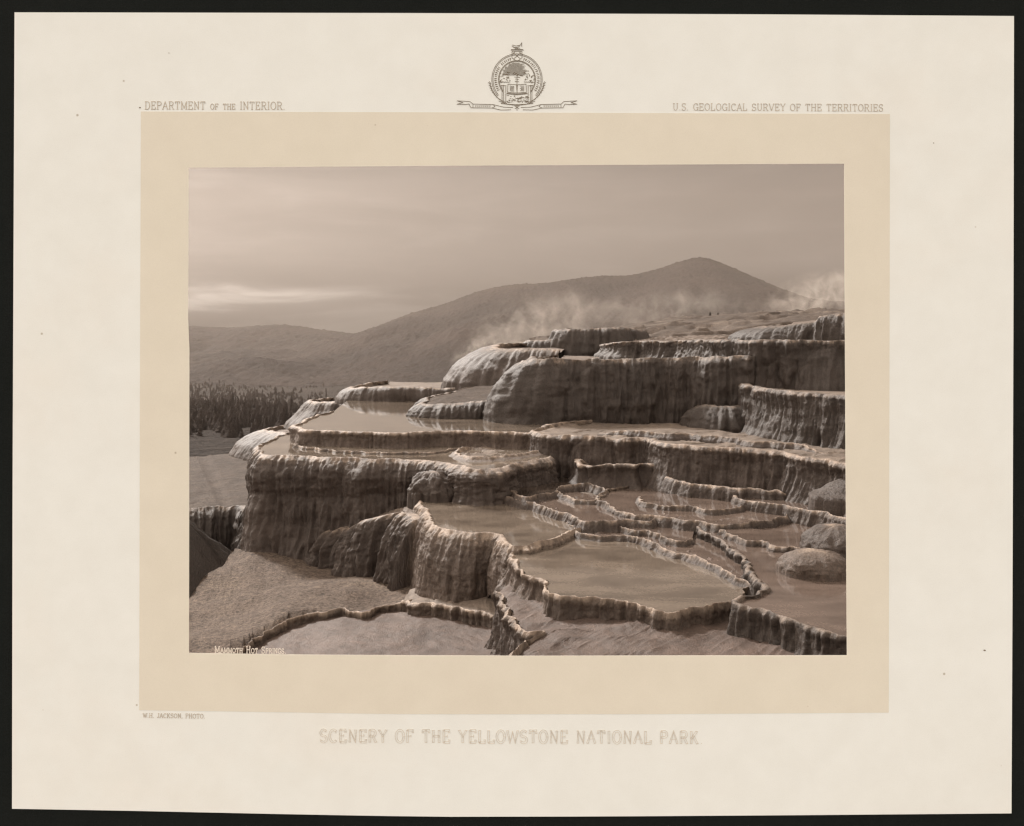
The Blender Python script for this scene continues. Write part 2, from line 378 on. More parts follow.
terrace('small dark pool with a curled white rim below the broad shelf terrace',
    [(497,477),(505,488),(524,497),(540,495),(552,492),(558,487),(585,484.5),(610,489)], [(510,474),(560,473),(616,476)], 4.1, h=3.93,
    flare=.13, prof='slope', water='water_dark', wl=-.03, wall='wall', rough=1.2, taper=(.2,.5))
terrace('broad rosy pan with a thin rim in the middle right, below the long wall',
    [(632,486),(606,492.5),(599,499.5),(613,508),(637,515),(671,518.5),(705,523.5),(725,525.5),(750,523),(785,517),(802,512)], [(640,478),(690,479),(800,498)], 4.2, h=3.97,
    flare=.13, prof='slope', floor='floor_rose', water='water_rose', wl=-.035, rough=1.3, micro=.8)
terrace('short ledge with a bulging rim under the right part of the long wall',
    [(678,474),(673,478),(686,483),(719,487),(746,489),(773,490.5),(806,490)], [(684,470),(806,474)], 4.02, h=3.68, flare=.13, prof='slope', floor='floor_rose', amp=1.0, rough=1.6, taper=(.3,.7), lobes=(16,.25,.1,.05,.5))
terrace('ledge with a short fluted wall near the right edge, behind two rounded mounds',
    [(752,490),(738,495),(738,499),(752,501.5),(790,508),(818,512.5),(845,518),(900,528),(1100,536)], [(764,484),(900,490),(1100,494)], 4.12, h=3.82, flare=.13, prof='slope', floor='floor_rose', water='water_rose', wl=-.035, amp=.9, taper=(.3,0), lobes=(16,.25,.1,.05,.5))
terrace('front right pan with a stepped dark overhanging wall, carrying two rounded mounds',
    [(698,523),(712,536),(737,552),(748,561),(753,572),(766,587),(758,595),(743,599),(741,604),(760,610),(790,620),(845,636),(920,660),(1150,705)],
    [(730,520),(800,520),(900,525),(1150,532)], 4.6, h=4.06, flare=[.1,.12,.15,.15,.15,.12,.1,.1,.12,.15,.15,.15,.15,.15], floor='floor_rose', water='water_rose', wl=-.035, wall='wall_dark', rough=1.3, amp=1.1, taper=(.4,0), micro=.3, lobes=(20,.25,.09,.05,.5))
SL = dict(flare=.11, prof='slope', wall='wall', rough=1.7, amp=.8, lip=.018)
terrace('thin stepped rim inside the broad shelf terrace, just below the upper round tier',
    [(296,443),(300,447),(325,450),(366,452.5),(410,453),(445,450.5),(462,446)], [(310,438),(460,440)], 3.5, h=3.37, water='water', floor='floor_pale', wl=-.02, taper=(.4,.6), **SL)
terrace('small scalloped basin rim lying in the broad rosy pan',
    [(640,497),(648,503),(668,506.5),(690,506),(708,510),(732,509),(748,502)], [(648,493),(745,494)], 4.05, h=3.92, floor='floor_rose', water='water_rose', wl=-.02, **SL)
terrace('small scalloped ledge in the back of the front right pan, left of two rounded mounds',
    [(722,530),(736,536),(748,541),(765,541),(778,546),(800,546)], [(735,526),(800,532)], 4.2, h=4.01, floor='floor_rose', water='water_rose', wl=-.02, **SL)
terrace('low curled ledge between the small dark pool and the broad rosy pan',
    [(560,492),(566,497),(580,500),(594,499),(604,495)], [(566,488),(606,489)], 4.1, h=3.97, floor='floor_pale', **SL)
terrace('thin crust step on top of the long terrace under the dark blocks',
    [(600,429),(640,431.5),(668,434),(700,434.5),(742,440),(790,444),(830,449)], [(612,424),(700,424),(800,437),(838,444)], 2.99, h=2.88, floor='floor_pale', taper=(.8,.8), **SL)
terrace('crusted scallop in the middle of the narrow pan behind the milky pool',
    [(622,527),(634,531),(650,531.5),(662,537),(680,541),(694,540)], [(630,523),(694,530)], 4.3, h=4.12, floor='floor_rose', water='water_rose', wl=-.02, **SL)

# --- upper tiers
blk = terrace('big dark block terrace with deep dripping flutes in the centre background',
    [(556,356,None,31.5),(538,359,None,29.5),(532,362,None,27.8),(545,360.5,None,27.2),(580,360,None,27.2),(625,360,None,27.3),(658,359.5,None,27.2),(690,358.5,None,27),(717,357.5,None,26.6),(755,357,None,26.2)],
    [(564,352,None,34.5),(620,352.5,None,34),(690,352.5,None,34),(760,352,None,34)], 3.14, flare=[1.3,1.3,1.15,.5,.3,.3,.3,.3,.3,.3], prof='dome', wall='wall_dark', floor='floor', amp=1.1, lip=.05,
    lobes=(44,.55,.36,.10,.85), drip=1.3)
terrace('right background block terrace with a wet dark front below the top tiers',
    [(749,377),(749,385),(765,388),(783,390.5),(808,393),(844,395.5),(900,400),(1150,408)], [(764,377),(900,378),(1150,380)], 3.1, h=1.78, flare=.3, wall='wall_dark', floor='floor_pale', amp=1.0, lobes=(24,.5,.28,.1,.8), drip=1.2)
terrace('small dark stepped bosses between the two dark background blocks',
    [(700,409,None,27.2),(704,406,None,26),(720,406.5,None,25.7),(735,406.5,None,25.6),(752,403,None,25.9)], [(703,404,None,27.6),(756,400,None,27.3)], 3.1, flare=.45, prof='dome', wall='wall_dark', amp=1.6, rough=2, taper=(.4,.3), lobes=(14,.35,.2,.05,.6))
terrace('long thin dark tier above the two background blocks, running to the right edge',
    [(612,347,None,37),(605,344.5,None,33.5),(620,342.5,None,32),(655,341.5,None,31.5),(688,341,None,30),(720,340.5,None,27.8),(747,340,None,26.8),(780,340.3,None,26.2),(813,341,None,25.8),(850,341.5,None,25.4),(900,343,None,25),(1150,345,None,25)],
    [(618,336,None,42),(700,333,None,42),(800,331,None,40),(900,331,None,40),(1150,331,None,38)], [1.25,1.25,1.25,1.25,1.3,1.6,1.9,1.9,1.9,1.9,1.9,1.9], flare=.25, wall='wall_dark', amp=1.1, floor='floor', lobes=(40,.45,.26,.1,.85), drip=1.2, micro=1)
terrace('topmost dark terrace at the right edge under the steam',
    [(784,325,None,36),(768,327,None,32.5),(768,327.5,None,30.6),(790,325,None,29.7),(815,321,None,29.2),(823,316,None,28.8),(850,314,None,28.4),(900,313,None,28),(1150,313,None,28)],
    [(794,319,None,40),(900,311,None,38),(1150,311,None,38)], .64, flare=[1.2,1.2,.9,.4,.3,.3,.3,.3,.3], prof='dome', wall='wall_dark', amp=1.1, lobes=(20,.35,.2,.1,.7))
terrace('distant flat topped block on the skyline in front of the mountain',
    [(572,329,None,46),(561,330,None,42),(564,329.8,None,40.6),(602,328.5,None,40.4),(625,328,None,40.4),(644,331,None,41)], [(574,327,None,52),(648,326.5,None,52)], [1.7,1.7,1.7,1.6,1.6,1.5], flare=.35, wall='wall_dark', amp=1.4, prof='dome', lobes=(16,.5,.25,.1,.6))
terrace('low distant step left of the flat topped skyline block',
    [(532,342,None,44),(527,341,None,42),(540,340,None,41.3),(572,339.5,None,41)], [(534,338.5,None,50),(576,338,None,50)], 1.9, flare=.4, wall='wall_dark', prof='dome')
terrace('smooth sloping mound terrace behind the dark block, steam drifting over it',
    [(528,343.5,None,41),(503,344.5,None,38.5),(497,348,None,36),(508,349.5,None,35),(530,349,None,34.6),(560,350,None,34.2)],
    [(520,342,None,44),(566,344,None,43)], 2.9, flare=[2.3,2.3,2.1,1.3,.9,.8], prof='dome', wall='wall', floor='floor', amp=1.3, lobes=(20,.6,.3,.2,.8))
terrace('flat distant terrace with a short pale wall behind the upper round tier',
    [(388,381,None,41),(362,385,None,37.5),(355,389,None,35.6),(364,387.5,None,34.8),(392,387,None,34.5),(420,387.5,None,34.5),(455,388.5,None,34.5)],
    [(390,379,None,43),(460,379,None,43)], 3.1, flare=[.5,.5,.5,.3,.25,.25,.25], wall='wall', floor='floor_pale', prof='dome', lobes=(20,.4,.15,.1,.6))
terrace('small stepped terrace on the far left shoulder above the valley',
    [(335,398,None,43),(316,400,None,39),(315,402,None,37.6),(327,402,None,37),(358,402.5,None,36.5)], [(338,396,None,45),(368,396,None,45)], 4.4, flare=1.0, prof='slope', wall='wall', floor='floor', lobes=(10,.5,.2,.2,.8))
terrace('pale fan shaped mound terrace at the far left, beyond the broad shelf terrace',
    [(308,423,None,47),(282,426,None,42.5),(268,430,None,39.5),(284,432.5,None,37.5),(316,434,None,36)], [(312,421,None,48),(336,423,None,46)], 6.1, flare=[1.5,1.5,1.5,1.2,.9], prof='dome', wall='wall', floor='floor', amp=1.0, lobes=(10,.6,.25,.2,.8))
terrace('low dark domed ledge standing in the pool left of the big dark block',
    [(462,391,None,33.5),(438,396,None,31.2),(424,402,None,29.7),(432,404.5,None,28.9),(450,404,None,28.6),(475,402,None,28.5),(510,398,None,28.4)],
    [(474,387,None,33.5),(516,385,None,33)], 3.1, flare=.4, prof='dome', wall='wall_dark', floor='floor_dark', amp=1.3, rough=2.0, dip=-.08, lobes=(24,.3,.14,.05,.7))
terrace('flat pale apron at the far left edge, above the dark gully',
    [(-420,530),(-200,522),(-60,526),(100,520),(150,512),(200,508),(235,506),(266,507),(290,518)], [(-420,456),(-200,456),(100,456),(190,455.5),(250,450),(310,450)], 9.6, h=5.7, flare=[1.4,1.4,1.4,1.4,1.0,1.5,.8,1.0,.8], prof='dome', wall='wall_dark', floor='floor_dark', amp=1.2, dip=0, lobes=(9,1.6,.9,.1,.5))

terrace('sloping rough crust shelf with a thin curved rim at the lower left corner',
    [(90,720,5.6),(190,694,5.6),(228,660,5.6),(265,632,5.6),(302,617.5,5.6),(339,611,5.58),(363,614,5.55),(390,605.5,5.52),(416,600,5.5)],
    [(110,660,5.8),(150,620,5.8),(190,588,5.8),(212,573,5.8),(236,549,5.86),(258,537,5.9),(280,527,5.95),(340,522,5.9),(400,535,5.8),(440,560,5.6)], 5.85, flare=.10, floor='ground', wall='wall_pale', rough=1.8, dip=-.02, amp=1.2, lip=.03, und=.16, name='crust_shelf', cat='crust shelf')
terrace('low fan shaped basin with a curved front lip below the tall pale walled pool',
    [(404,600,5.45),(420,603,5.4),(451,607,5.36),(480,612,5.34),(497,616,5.34),(507,606,5.3)],
    [(410,590,None,18.8),(432,583,None,18.5),(460,577,None,18.4),(500,577,None,18.2)], 5.9, flare=.22, floor='floor_pale', wall='wall_pale', rough=1.6, dip=-.04, lip=.02, micro=.15, name='fan_basin', cat='basin')
terrace('lumpy rounded shoulder between the tall dark fluted wall and the tall pale walled pool',
    [(330,535,None,23.6),(343,527,None,22.8),(362,524,None,22.1),(376,519,None,21.5),(392,514,None,21.0),(408,512,None,20.6),(424,514,None,20.2),(440,520,None,19.6)],
    [(340,520,None,24.4),(372,508,None,23.4),(440,503,None,21.8)], 6.3, flare=.6, prof='dome', wall='wall', floor='floor', amp=1.6, rough=2.6, dip=-.05, lip=.01, taper=(.5,.3), lobes=(13,.55,.50,.0,.45), name='lumpy_shoulder', cat='mound')
mound('lower rounded mound at the right edge, in front of the upper one', 814, 572, 14.7, .58, .5, .36, 'wall_pale', .55, name='rounded_mound')
mound('upper rounded mound at the right edge, behind the lower one', 836, 553, 15.9, .62, .55, .50, 'wall', .6, name='rounded_mound')
# --- separate rounded mounds
mound('small boss on the fluted wall just above the tall pale walled pool', 434, 497, 21.2, .55, .42, .6, 'wall', 1.3)
mound('short boss on the upper left of the tall dark fluted wall', 294, 503, 23.5, .62, .45, .95, 'wall', 1.2)
mound('big smooth dark bank falling away in the gully at the far left edge', 150, 660, 24.9, 5.6, 1.7, 4.2, 'wall_dark', .5, soft=True)
mound('sloping mound at the right end of the long streaked wall', 858, 494, 18.5, 1.1, .7, .36, 'wall', .5, soft=True)

# ------------------------------------------------------------------ ground under and before the terraces
CP = [pt((270,535,6.5)), pt((330,548,6.4)), pt((230,560,6.6)), pt((200,600,6.7)), pt((200,650,5.85)), pt((300,650,5.7)), pt((300,600,6.35)), pt((250,612,6.3)), pt((350,596,6.2)),
      pt((415,590,6.0)), pt((360,575,6.0)), pt((450,640,5.6)), pt((450,612,5.5)), pt((390,610,5.64)), pt((330,616,5.72)), pt((270,636,5.72)), pt((400,640,5.66)), pt((480,655,5.58)), pt((500,610,5.8)),
      np.array([-9, 10, -6.0]), np.array([0, 8, -5.4]), np.array([-8, 4, -6]), np.array([0, 3, -5.6]), np.array([8, 4, -5.4]), np.array([8, 12, -5.0]), np.array([0, 13, -5.0]),
      np.array([3, 16, -4.75]), np.array([1, 20, -4.5]), np.array([5, 20, -4.3]), np.array([10, 19, -4.3]), np.array([2, 23, -4.1]), np.array([8, 23, -4.2]),
      np.array([-3, 22, -5.2]), np.array([-5, 27, -6.2]), np.array([-5, 34, -8.5]), np.array([0, 30, -4.2]), np.array([6, 32, -4.2]), np.array([-12, 26, -7.2]), np.array([-14, 20, -6.6]), np.array([-14, 36, -9.5]), np.array([14, 24, -4.6]), np.array([14, 36, -4.6]), np.array([0, 40, -4.6]), np.array([0, -12, -6]), np.array([14, -12, -6]), np.array([-14, -12, -6.4])]
CP = np.array(CP)
def tps(CP):
    n = len(CP); d = np.linalg.norm(CP[:, None, :2] - CP[None, :, :2], axis=2)
    Kk = np.where(d > 0, d ** 2 * np.log(d + 1e-9), 0) + np.eye(n) * .8
    A = np.zeros((n + 3, n + 3)); A[:n, :n] = Kk; A[:n, n] = 1; A[:n, n + 1:] = CP[:, :2]; A[n:, :n] = A[:n, n:].T
    w = np.linalg.solve(A, np.concatenate([CP[:, 2], [0, 0, 0]]))
    def f(X, Y):
        r = w[n] + w[n + 1] * X + w[n + 2] * Y
        for i in range(n):
            d2 = (X - CP[i, 0]) ** 2 + (Y - CP[i, 1]) ** 2
            r = r + w[i] * .5 * d2 * np.log(d2 + 1e-9)
        return r
    return f
base = tps(CP)
def sdist(X, Y, poly):
    """signed distance to an open polyline, positive on its left"""
    best = np.full(X.shape, 1e9); sg = np.zeros(X.shape); along = np.zeros(X.shape); acc = 0
    for a, b in zip(poly[:-1], poly[1:]):
        dx, dy = b[0] - a[0], b[1] - a[1]; L2 = dx * dx + dy * dy; L = math.sqrt(L2)
        t = np.clip(((X - a[0]) * dx + (Y - a[1]) * dy) / L2, 0, 1)
        ex, ey = X - a[0] - t * dx, Y - a[1] - t * dy
        d = np.sqrt(ex * ex + ey * ey); c = dx * ey - dy * ex
        m = d < best; best = np.where(m, d, best); sg = np.where(m, np.sign(c), sg); along = np.where(m, acc + t * L, along); acc += L
    return best * sg, along / acc
xs = np.concatenate([np.arange(-16, -9, .4), np.arange(-9, .8, .042), np.arange(.8, 16.1, .4)])
ys = np.concatenate([np.arange(-14, 10.5, .5), np.arange(10.5, 27, .055), np.arange(27, 44.1, .5)])
GX, GY = np.meshgrid(xs, ys)
GZ = base(GX, GY)
crest = [pt(p)[:2] for p in ((120,640,5.8),(190,588,5.8),(212,573,5.8),(236,548,5.85),(256,538,5.85),(272,533,5.85),(300,528,5.9))]
wob = .25 * fbm(GX / .8, GY / .8, 3, 4)
sd_, al = sdist(GX, GY, crest)
GZ = GZ - 2.6 * sstep(0.0, 1.5, sd_ + wob * .5) * (1 - sstep(6, 9, sd_)) 
rough_ = .25
GZ += rough_ * (.05 * fbm(GX / .45, GY / .45, 1, 5) + .03 * np.abs(fbm(GX / .14, GY / .14, 8, 3))) + .03 * fbm(GX / 2.2, GY / 2.2, 5, 3)
grd = grid('ground', np.stack([GX, GY, GZ], -1), M['floor_rose']); grd['kind'] = 'structure'

# ------------------------------------------------------------------ hillside of crust behind the top tiers
def ruled(curves, n, m):
    Cs = []
    for c in curves:
        q, s, _ = spline(np.array([pt(p) for p in c]), .2); k = np.linspace(0, 1, len(q)); kk = np.linspace(0, 1, n)
        Cs.append(np.stack([np.interp(kk, k, q[:, i]) for i in range(3)], 1))
    Cs = np.array(Cs); r = np.linspace(0, len(Cs) - 1, m)
    i = np.clip(r.astype(int), 0, len(Cs) - 2); f = (r - i)[:, None, None]
    return Cs[i] * (1 - f) + Cs[i + 1] * f
G = ruled([[(500,385,None,46),(540,372,None,43),(600,358,None,41),(700,343,None,40),(800,338,None,38),(920,335,None,36),(1200,335,None,36)],
           [(500,360,None,52),(535,344,None,47),(600,338,None,45),(680,333,None,45),(760,328,None,44),(850,320,None,43),(940,318,None,42),(1200,318,None,42)],
           [(505,350,None,60),(535,340,None,60),(600,333,None,60),(666,323.5,None,60),(721,317,None,60),(772,314.2,None,60),(813,313,None,60),(850,313,None,60),(940,313,None,60),(1200,313,None,60)],
           [(500,395,None,85),(535,375,None,85),(600,365,None,85),(700,350,None,85),(800,345,None,85),(940,345,None,85),(1200,345,None,85)]], 420, 160)
hz_ = .18 * sstep(-.04, .04, pnoise(G[..., 0] / 5 + .4 * pnoise(G[..., 0], G[..., 1], 3), G[..., 1] / 2.2, 14)) + .16 * fbm(G[..., 0] / 2.2, G[..., 1] / 1.4, 2, 5) + .12 * sstep(-.15, .15, fbm(G[..., 0] / 6, G[..., 1] / 1.6, 9, 3))
G[..., 2] += hz_
M['hill'] = floor_mat('hillside_crust', (0.0341, 0.026, 0.0211), (0.0589, 0.0453, 0.0372), (0.124, 0.1, 0.0818), .9, 1.0, .2, .5)
hs = grid('crust_hillside', G, M['hill']); hs['kind'] = 'structure'

# ------------------------------------------------------------------ valley, hills, mountain
def veg_mat(name, a, b2, sc):
    m, nt, b = newmat(name); P = pos(nt)
    n1 = noise(nt, P, .004 * sc, 6, .65); n2 = noise(nt, P, .05 * sc, 5, .7)
    c = ramp(nt, n1, [(.35, a), (.68, b2)])
    c = mix(nt, .7, c, ramp(nt, n2, [(.34, (.62, .62, .62)), (.66, (1.35, 1.35, 1.35))]), 'MULTIPLY')
    nt.links.new(c, b.inputs['Base Color']); b.inputs['Roughness'].default_value = .95; b.inputs['Specular IOR Level'].default_value = .1
    bump(nt, b, n2, 1.0, 9)
    return m
M['valley'] = veg_mat('valley_scrub', (0.0236, 0.018, 0.015), (0.0388, 0.03, 0.0246), 3)
M['mountain'] = veg_mat('wooded_mountain', (0.0109, 0.00733, 0.00598), (0.0304, 0.0212, 0.0172), 1)
tY = [36, 45, 60, 100, 200, 400, 700, 1000, 1500, 3000, 6500]; tZ = [-9.5, -10, -11, -15, -26, -45, -66, -82, -95, -110, -120]
yv = np.concatenate([np.arange(36, 120, 4), np.arange(120, 1500, 22), np.arange(1500, 3950, 200)])
xv = np.concatenate([np.arange(-5500, -900, 200), np.arange(-900, 901, 18), np.arange(1000, 5600, 200)])
VX, VY = np.meshgrid(xv, yv)
VZ = np.interp(VY, tY, tZ) + np.minimum(VY * .012, 6) * fbm(VX / (30 + VY * .12), VY / (30 + VY * .12), 4, 4)
vg = grid('valley_ground', np.stack([VX, VY, VZ], -1), M['valley']); vg['kind'] = 'structure'

def ridge(name, prof, Yr, Ybase, zb, n=900, m=120, rg=1.0, mat='mountain', sd=0):
    u = np.linspace(prof[0][0], prof[-1][0], n); v = np.interp(u, [p[0] for p in prof], [p[1] for p in prof])
    v = gsmooth(v[:, None], 5)[:, 0]
    X = (u - CU) * Yr / F; Zr = -(v - V0) * Yr / F
    r = np.concatenate([np.linspace(0, 1, m), 1 + np.linspace(.02, .6, 14)])
    rows = []
    for k in r:
        Y = Ybase + (Yr - Ybase) * k
        kk = k if k <= 1 else 2 - k
        z = zb + (Zr - zb) * (kk ** 1.25)
        amp = (Yr / 2500.0) * rg
        gl = fbm(X / (260 * amp) + .2, np.full_like(X, Y / (500 * amp)), sd, 5)
        z = z + 26 * amp * gl * math.sin(math.pi * min(k, 1)) ** .8
        z = z + 4.5 * amp * np.abs(fbm(X / (11 * amp), np.full_like(X, Y / (16 * amp)), sd + 4, 2))
        rows.append(np.stack([X, np.full_like(X, Y), z], 1))
    o = grid(name, np.array(rows), M[mat]); o['kind'] = 'structure'
    return o
ridge('distant_hills', [(-700,318),(-200,330),(0,322),(120,328),(190,326),(230,328.5),(262,325.5),(286,324),(313,329),(352,334),(420,343),(520,352),(700,360),(1000,360)], 2750, 1750, -100, 700, 80, 1.0, 'mountain', 31)
ridge('mountain', [(200,392),(280,362),(330,342),(352,335),(366,332),(386,323),(412,313),(445,304.5),(465,296),(485,289.5),(518,284),(542,284),(570,279.5),(605,275.5),(627,276.5),(658,269.5),(679,262),(700,256.5),(706,257.5),(725,264.5),(753,277),(781,289.5),(792,294.5),(816,300),(841,302),(900,303),(1000,310),(1200,325),(1500,330)], 2500, 1150, -95, 1000, 130, 1.0, 'mountain', 12)

# ------------------------------------------------------------------ trees
M['needles'] = veg_mat('dark_conifer_needles', (0.0551, 0.0415, 0.035), (0.0778, 0.059, 0.0499), 60)
m_, nt_, b_ = newmat('conifer_bark'); n_ = noise(nt_, pos(nt_), 8, 4); nt_.links.new(ramp(nt_, n_, [(.3, (.03, .022, .017)), (.7, (.08, .06, .047))]), b_.inputs['Base Color']); b_.inputs['Roughness'].default_value = .9
M['bark'] = m_
def conifer(hh, r, nt=9, seg=9, sd=0):
    rr = random.Random(sd); V = []; Fc = []
    for i in range(nt):
        f = i / nt; z0 = hh * (.12 + .86 * f); z1 = z0 + hh * 1.9 / nt
        rad = r * (1 - f) ** .85 * rr.uniform(.8, 1.15) + .04 * r
        b0 = len(V); V.append((rr.uniform(-.05, .05) * r, rr.uniform(-.05, .05) * r, min(z1, hh)))
        for k in range(seg):
            a = 2 * math.pi * (k + rr.random() * .5) / seg; q = rad * (rr.uniform(.55, 1.1) if k % 2 else rr.uniform(.85, 1.25))
            V.append((q * math.cos(a), q * math.sin(a), z0 + rr.uniform(-.03, .02) * hh))
        for k in range(seg): Fc.append((b0, b0 + 1 + k, b0 + 1 + (k + 1) % seg))
    return V, Fc
def trunk(hh, r):
    V = []; Fc = []; s = 6
    for z, q in ((-.6, r * 1.2), (hh * .3, r * .8), (hh * .9, r * .15)):
        V += [(q * math.cos(2 * math.pi * k / s), q * math.sin(2 * math.pi * k / s), z) for k in range(s)]
    for j in range(2):
        for k in range(s): Fc.append((j * s + k, j * s + (k + 1) % s, (j + 1) * s + (k + 1) % s, (j + 1) * s + k))
    return V, Fc
def vz(x, y):
    yi = np.interp(y, yv, np.arange(len(yv))); xi = np.interp(x, xv, np.arange(len(xv)))
    j, i = int(min(yi, len(yv) - 2)), int(min(xi, len(xv) - 2)); fy, fx = yi - j, xi - i
    return (VZ[j, i] * (1-fx) + VZ[j, i+1] * fx) * (1-fy) + (VZ[j+1, i] * (1-fx) + VZ[j+1, i+1] * fx) * fy
cm = [mesh_from('crown', *conifer(8, 2.5, 9, 11, q)) for q in range(5)]
for m__ in cm: m__.materials.append(M['needles'])
tm = mesh_from('trunk', *trunk(9, .22)); tm.materials.append(M['bark'])
def tree(x, y, z, s, q, label, group, cat='tree'):
    r = empty('conifer_tree', (x, y, z)); r.scale = (s, s, s * random.uniform(.9, 1.15)); r.rotation_euler = (0, 0, random.uniform(0, 6.28))
    tag(r, label, cat, group)
    for nm, me in (('crown', cm[q]), ('trunk', tm)):
        o = bpy.data.objects.new(nm, me); COL.objects.link(o); o.parent = r
for i in range(44):
    u = 150 + 190 * (i + random.random()) / 44; Y = random.uniform(260, 520) + max(0, u - 260) * 2.2
    x = (u - CU) * Y / F
    tree(x, Y, vz(x, Y) - .2, random.uniform(.25, .5), i % 5, 'dark conifer at the near edge of the wood in the left valley', 'conifers at the near edge of the valley wood')
# the wood behind them reads as one mass
V = []; Fc = []
protos = [conifer(6.5 + 1.2 * q, 2.9 - .15 * q, 6, 7, 50 + q) for q in range(4)]
cnt = 0
while cnt < 7600:
    u = random.uniform(-120, 345); Y = 290 + 90 * pnoise(u / 17, 8.8) + 1150 * random.random() ** 1.5
    if random.random() > .25 + .75 * float(sstep(-.35, .15, pnoise(u / 22, Y / 260, 3.3))): continue
    if u > 290 + random.uniform(-40, 55): continue
    x = (u - CU) * Y / F; z = vz(x, Y) - .3; s = random.uniform(.22, .62) * (1 + .6 * (random.random() < .15))
    pv, pf = protos[cnt % 4]; b0 = len(V); ca, sa = math.cos(cnt), math.sin(cnt)
    V += [(x + s * (a * ca - b * sa), Y + s * (a * sa + b * ca), z + s * c) for a, b, c in pv]
    Fc += [tuple(b0 + k for k in f) for f in pf]; cnt += 1
fo = link('forest', mesh_from('forest', V, Fc), M['needles']); tag(fo, 'dark dense conifer wood in the left valley', 'forest', None, 'stuff')
# three lone little trees on the crust hillside
def hill_z(x, y):
    d = (G[..., 0] - x) ** 2 + (G[..., 1] - y) ** 2; return float(G[..., 2].reshape(-1)[d.argmin()])
for u, Y, s, lab in ((763, 58, .06, 'tallest small tree on the right skyline in front of the steam'), (718, 57, .032, 'right one of two tiny trees on the skyline below the peak'), (710, 57, .036, 'left one of two tiny trees on the skyline below the peak')):
    x = (u - CU) * Y / F
    tree(x, Y, hill_z(x, Y) - .05, s, 1, lab, 'lone trees on the crust hillside')

# ------------------------------------------------------------------ steam and haze
def steam(label, u, v, Y, sx, sy, sz, dens, sd, tilt=0):
    c = pt((u, v, None, Y))
    n, mm = 24, 14
    a = np.linspace(0, 2 * math.pi, n + 1); b = np.linspace(0.001, math.pi - .001, mm)
    A, Bq = np.meshgrid(a, b)
    g = np.stack([np.cos(A) * np.sin(Bq) * sx, np.sin(A) * np.sin(Bq) * sy, np.cos(Bq) * sz], -1)
    m = bpy.data.materials.new('steam'); m.use_nodes = True; nt = m.node_tree; nt.nodes.clear()
    out = nt.nodes.new('ShaderNodeOutputMaterial'); pv = nt.nodes.new('ShaderNodeVolumePrincipled')
    pv.inputs['Color'].default_value = (.90, .83, .75, 1); pv.inputs['Anisotropy'].default_value = .2
    tc = N(nt, 'ShaderNodeTexCoord').outputs['Object']
    mp = N(nt, 'ShaderNodeMapping'); mp.inputs['Scale'].default_value = (1 / sx, 1 / sy, 1 / sz); nt.links.new(tc, mp.inputs['Vector'])
    ln = N(nt, 'ShaderNodeVectorMath', operation='LENGTH'); nt.links.new(mp.outputs[0], ln.inputs[0])
    fall = ramp(nt, ln.outputs['Value'], [(0, W), (.55, (.45, .45, .45)), (.97, K)])
    ns = noise(nt, tc, 1.0, 7, .66, (1.5 / sz, 1.4 / sz, 1.5 / sz), 1.1)
    nr = ramp(nt, ns, [(.46, K), (.72, W)])
    mu = N(nt, 'ShaderNodeMath', operation='MULTIPLY'); nt.links.new(fall, mu.inputs[0]); nt.links.new(nr, mu.inputs[1])
    m2 = N(nt, 'ShaderNodeMath', operation='MULTIPLY'); nt.links.new(mu.outputs[0], m2.inputs[0]); m2.inputs[1].default_value = dens
    nt.links.new(m2.outputs[0], pv.inputs['Density']); nt.links.new(pv.outputs[0], out.inputs['Volume'])
    o = grid('steam', g, m, None, None); o.location = c; o.rotation_euler = (0, math.radians(tilt), 0)
    tag(o, label, 'steam', 'plumes of steam over the terraces', 'stuff'); return o
steam('faint low steam wisp left of the smooth sloping mound', 478, 352, 48, 1.8, 2, 1.0, .6, 4, -30)
steam('pale steam drifting up behind the smooth sloping mound', 535, 328, 50, 4.2, 3, 2.4, .36, 1, -18)
steam('bright steam plume rising at the right skyline', 812, 300, 66, 4.2, 3, 2.3, .5, 2, -20)
steam('thin steam veil below the mountain between the two plumes', 650, 312, 66, 9.5, 3, 2.2, .17, 3, -5)
bpy.ops.mesh.primitive_cube_add(size=1, location=(0, 1990, 190)); hz = bpy.context.object
hz.name = 'haze'; hz.scale = (11400, 4060, 760)
m = bpy.data.materials.new('haze'); m.use_nodes = True; nt = m.node_tree; nt.nodes.clear()
out = nt.nodes.new('ShaderNodeOutputMaterial'); pv = nt.nodes.new('ShaderNodeVolumePrincipled')
pv.inputs['Color'].default_value = (.95, .83, .74, 1); pv.inputs['Density'].default_value = .00005; pv.inputs['Anisotropy'].default_value = .15
nt.links.new(pv.outputs[0], out.inputs['Volume']); hz.data.materials.append(m); hz['kind'] = 'stuff'

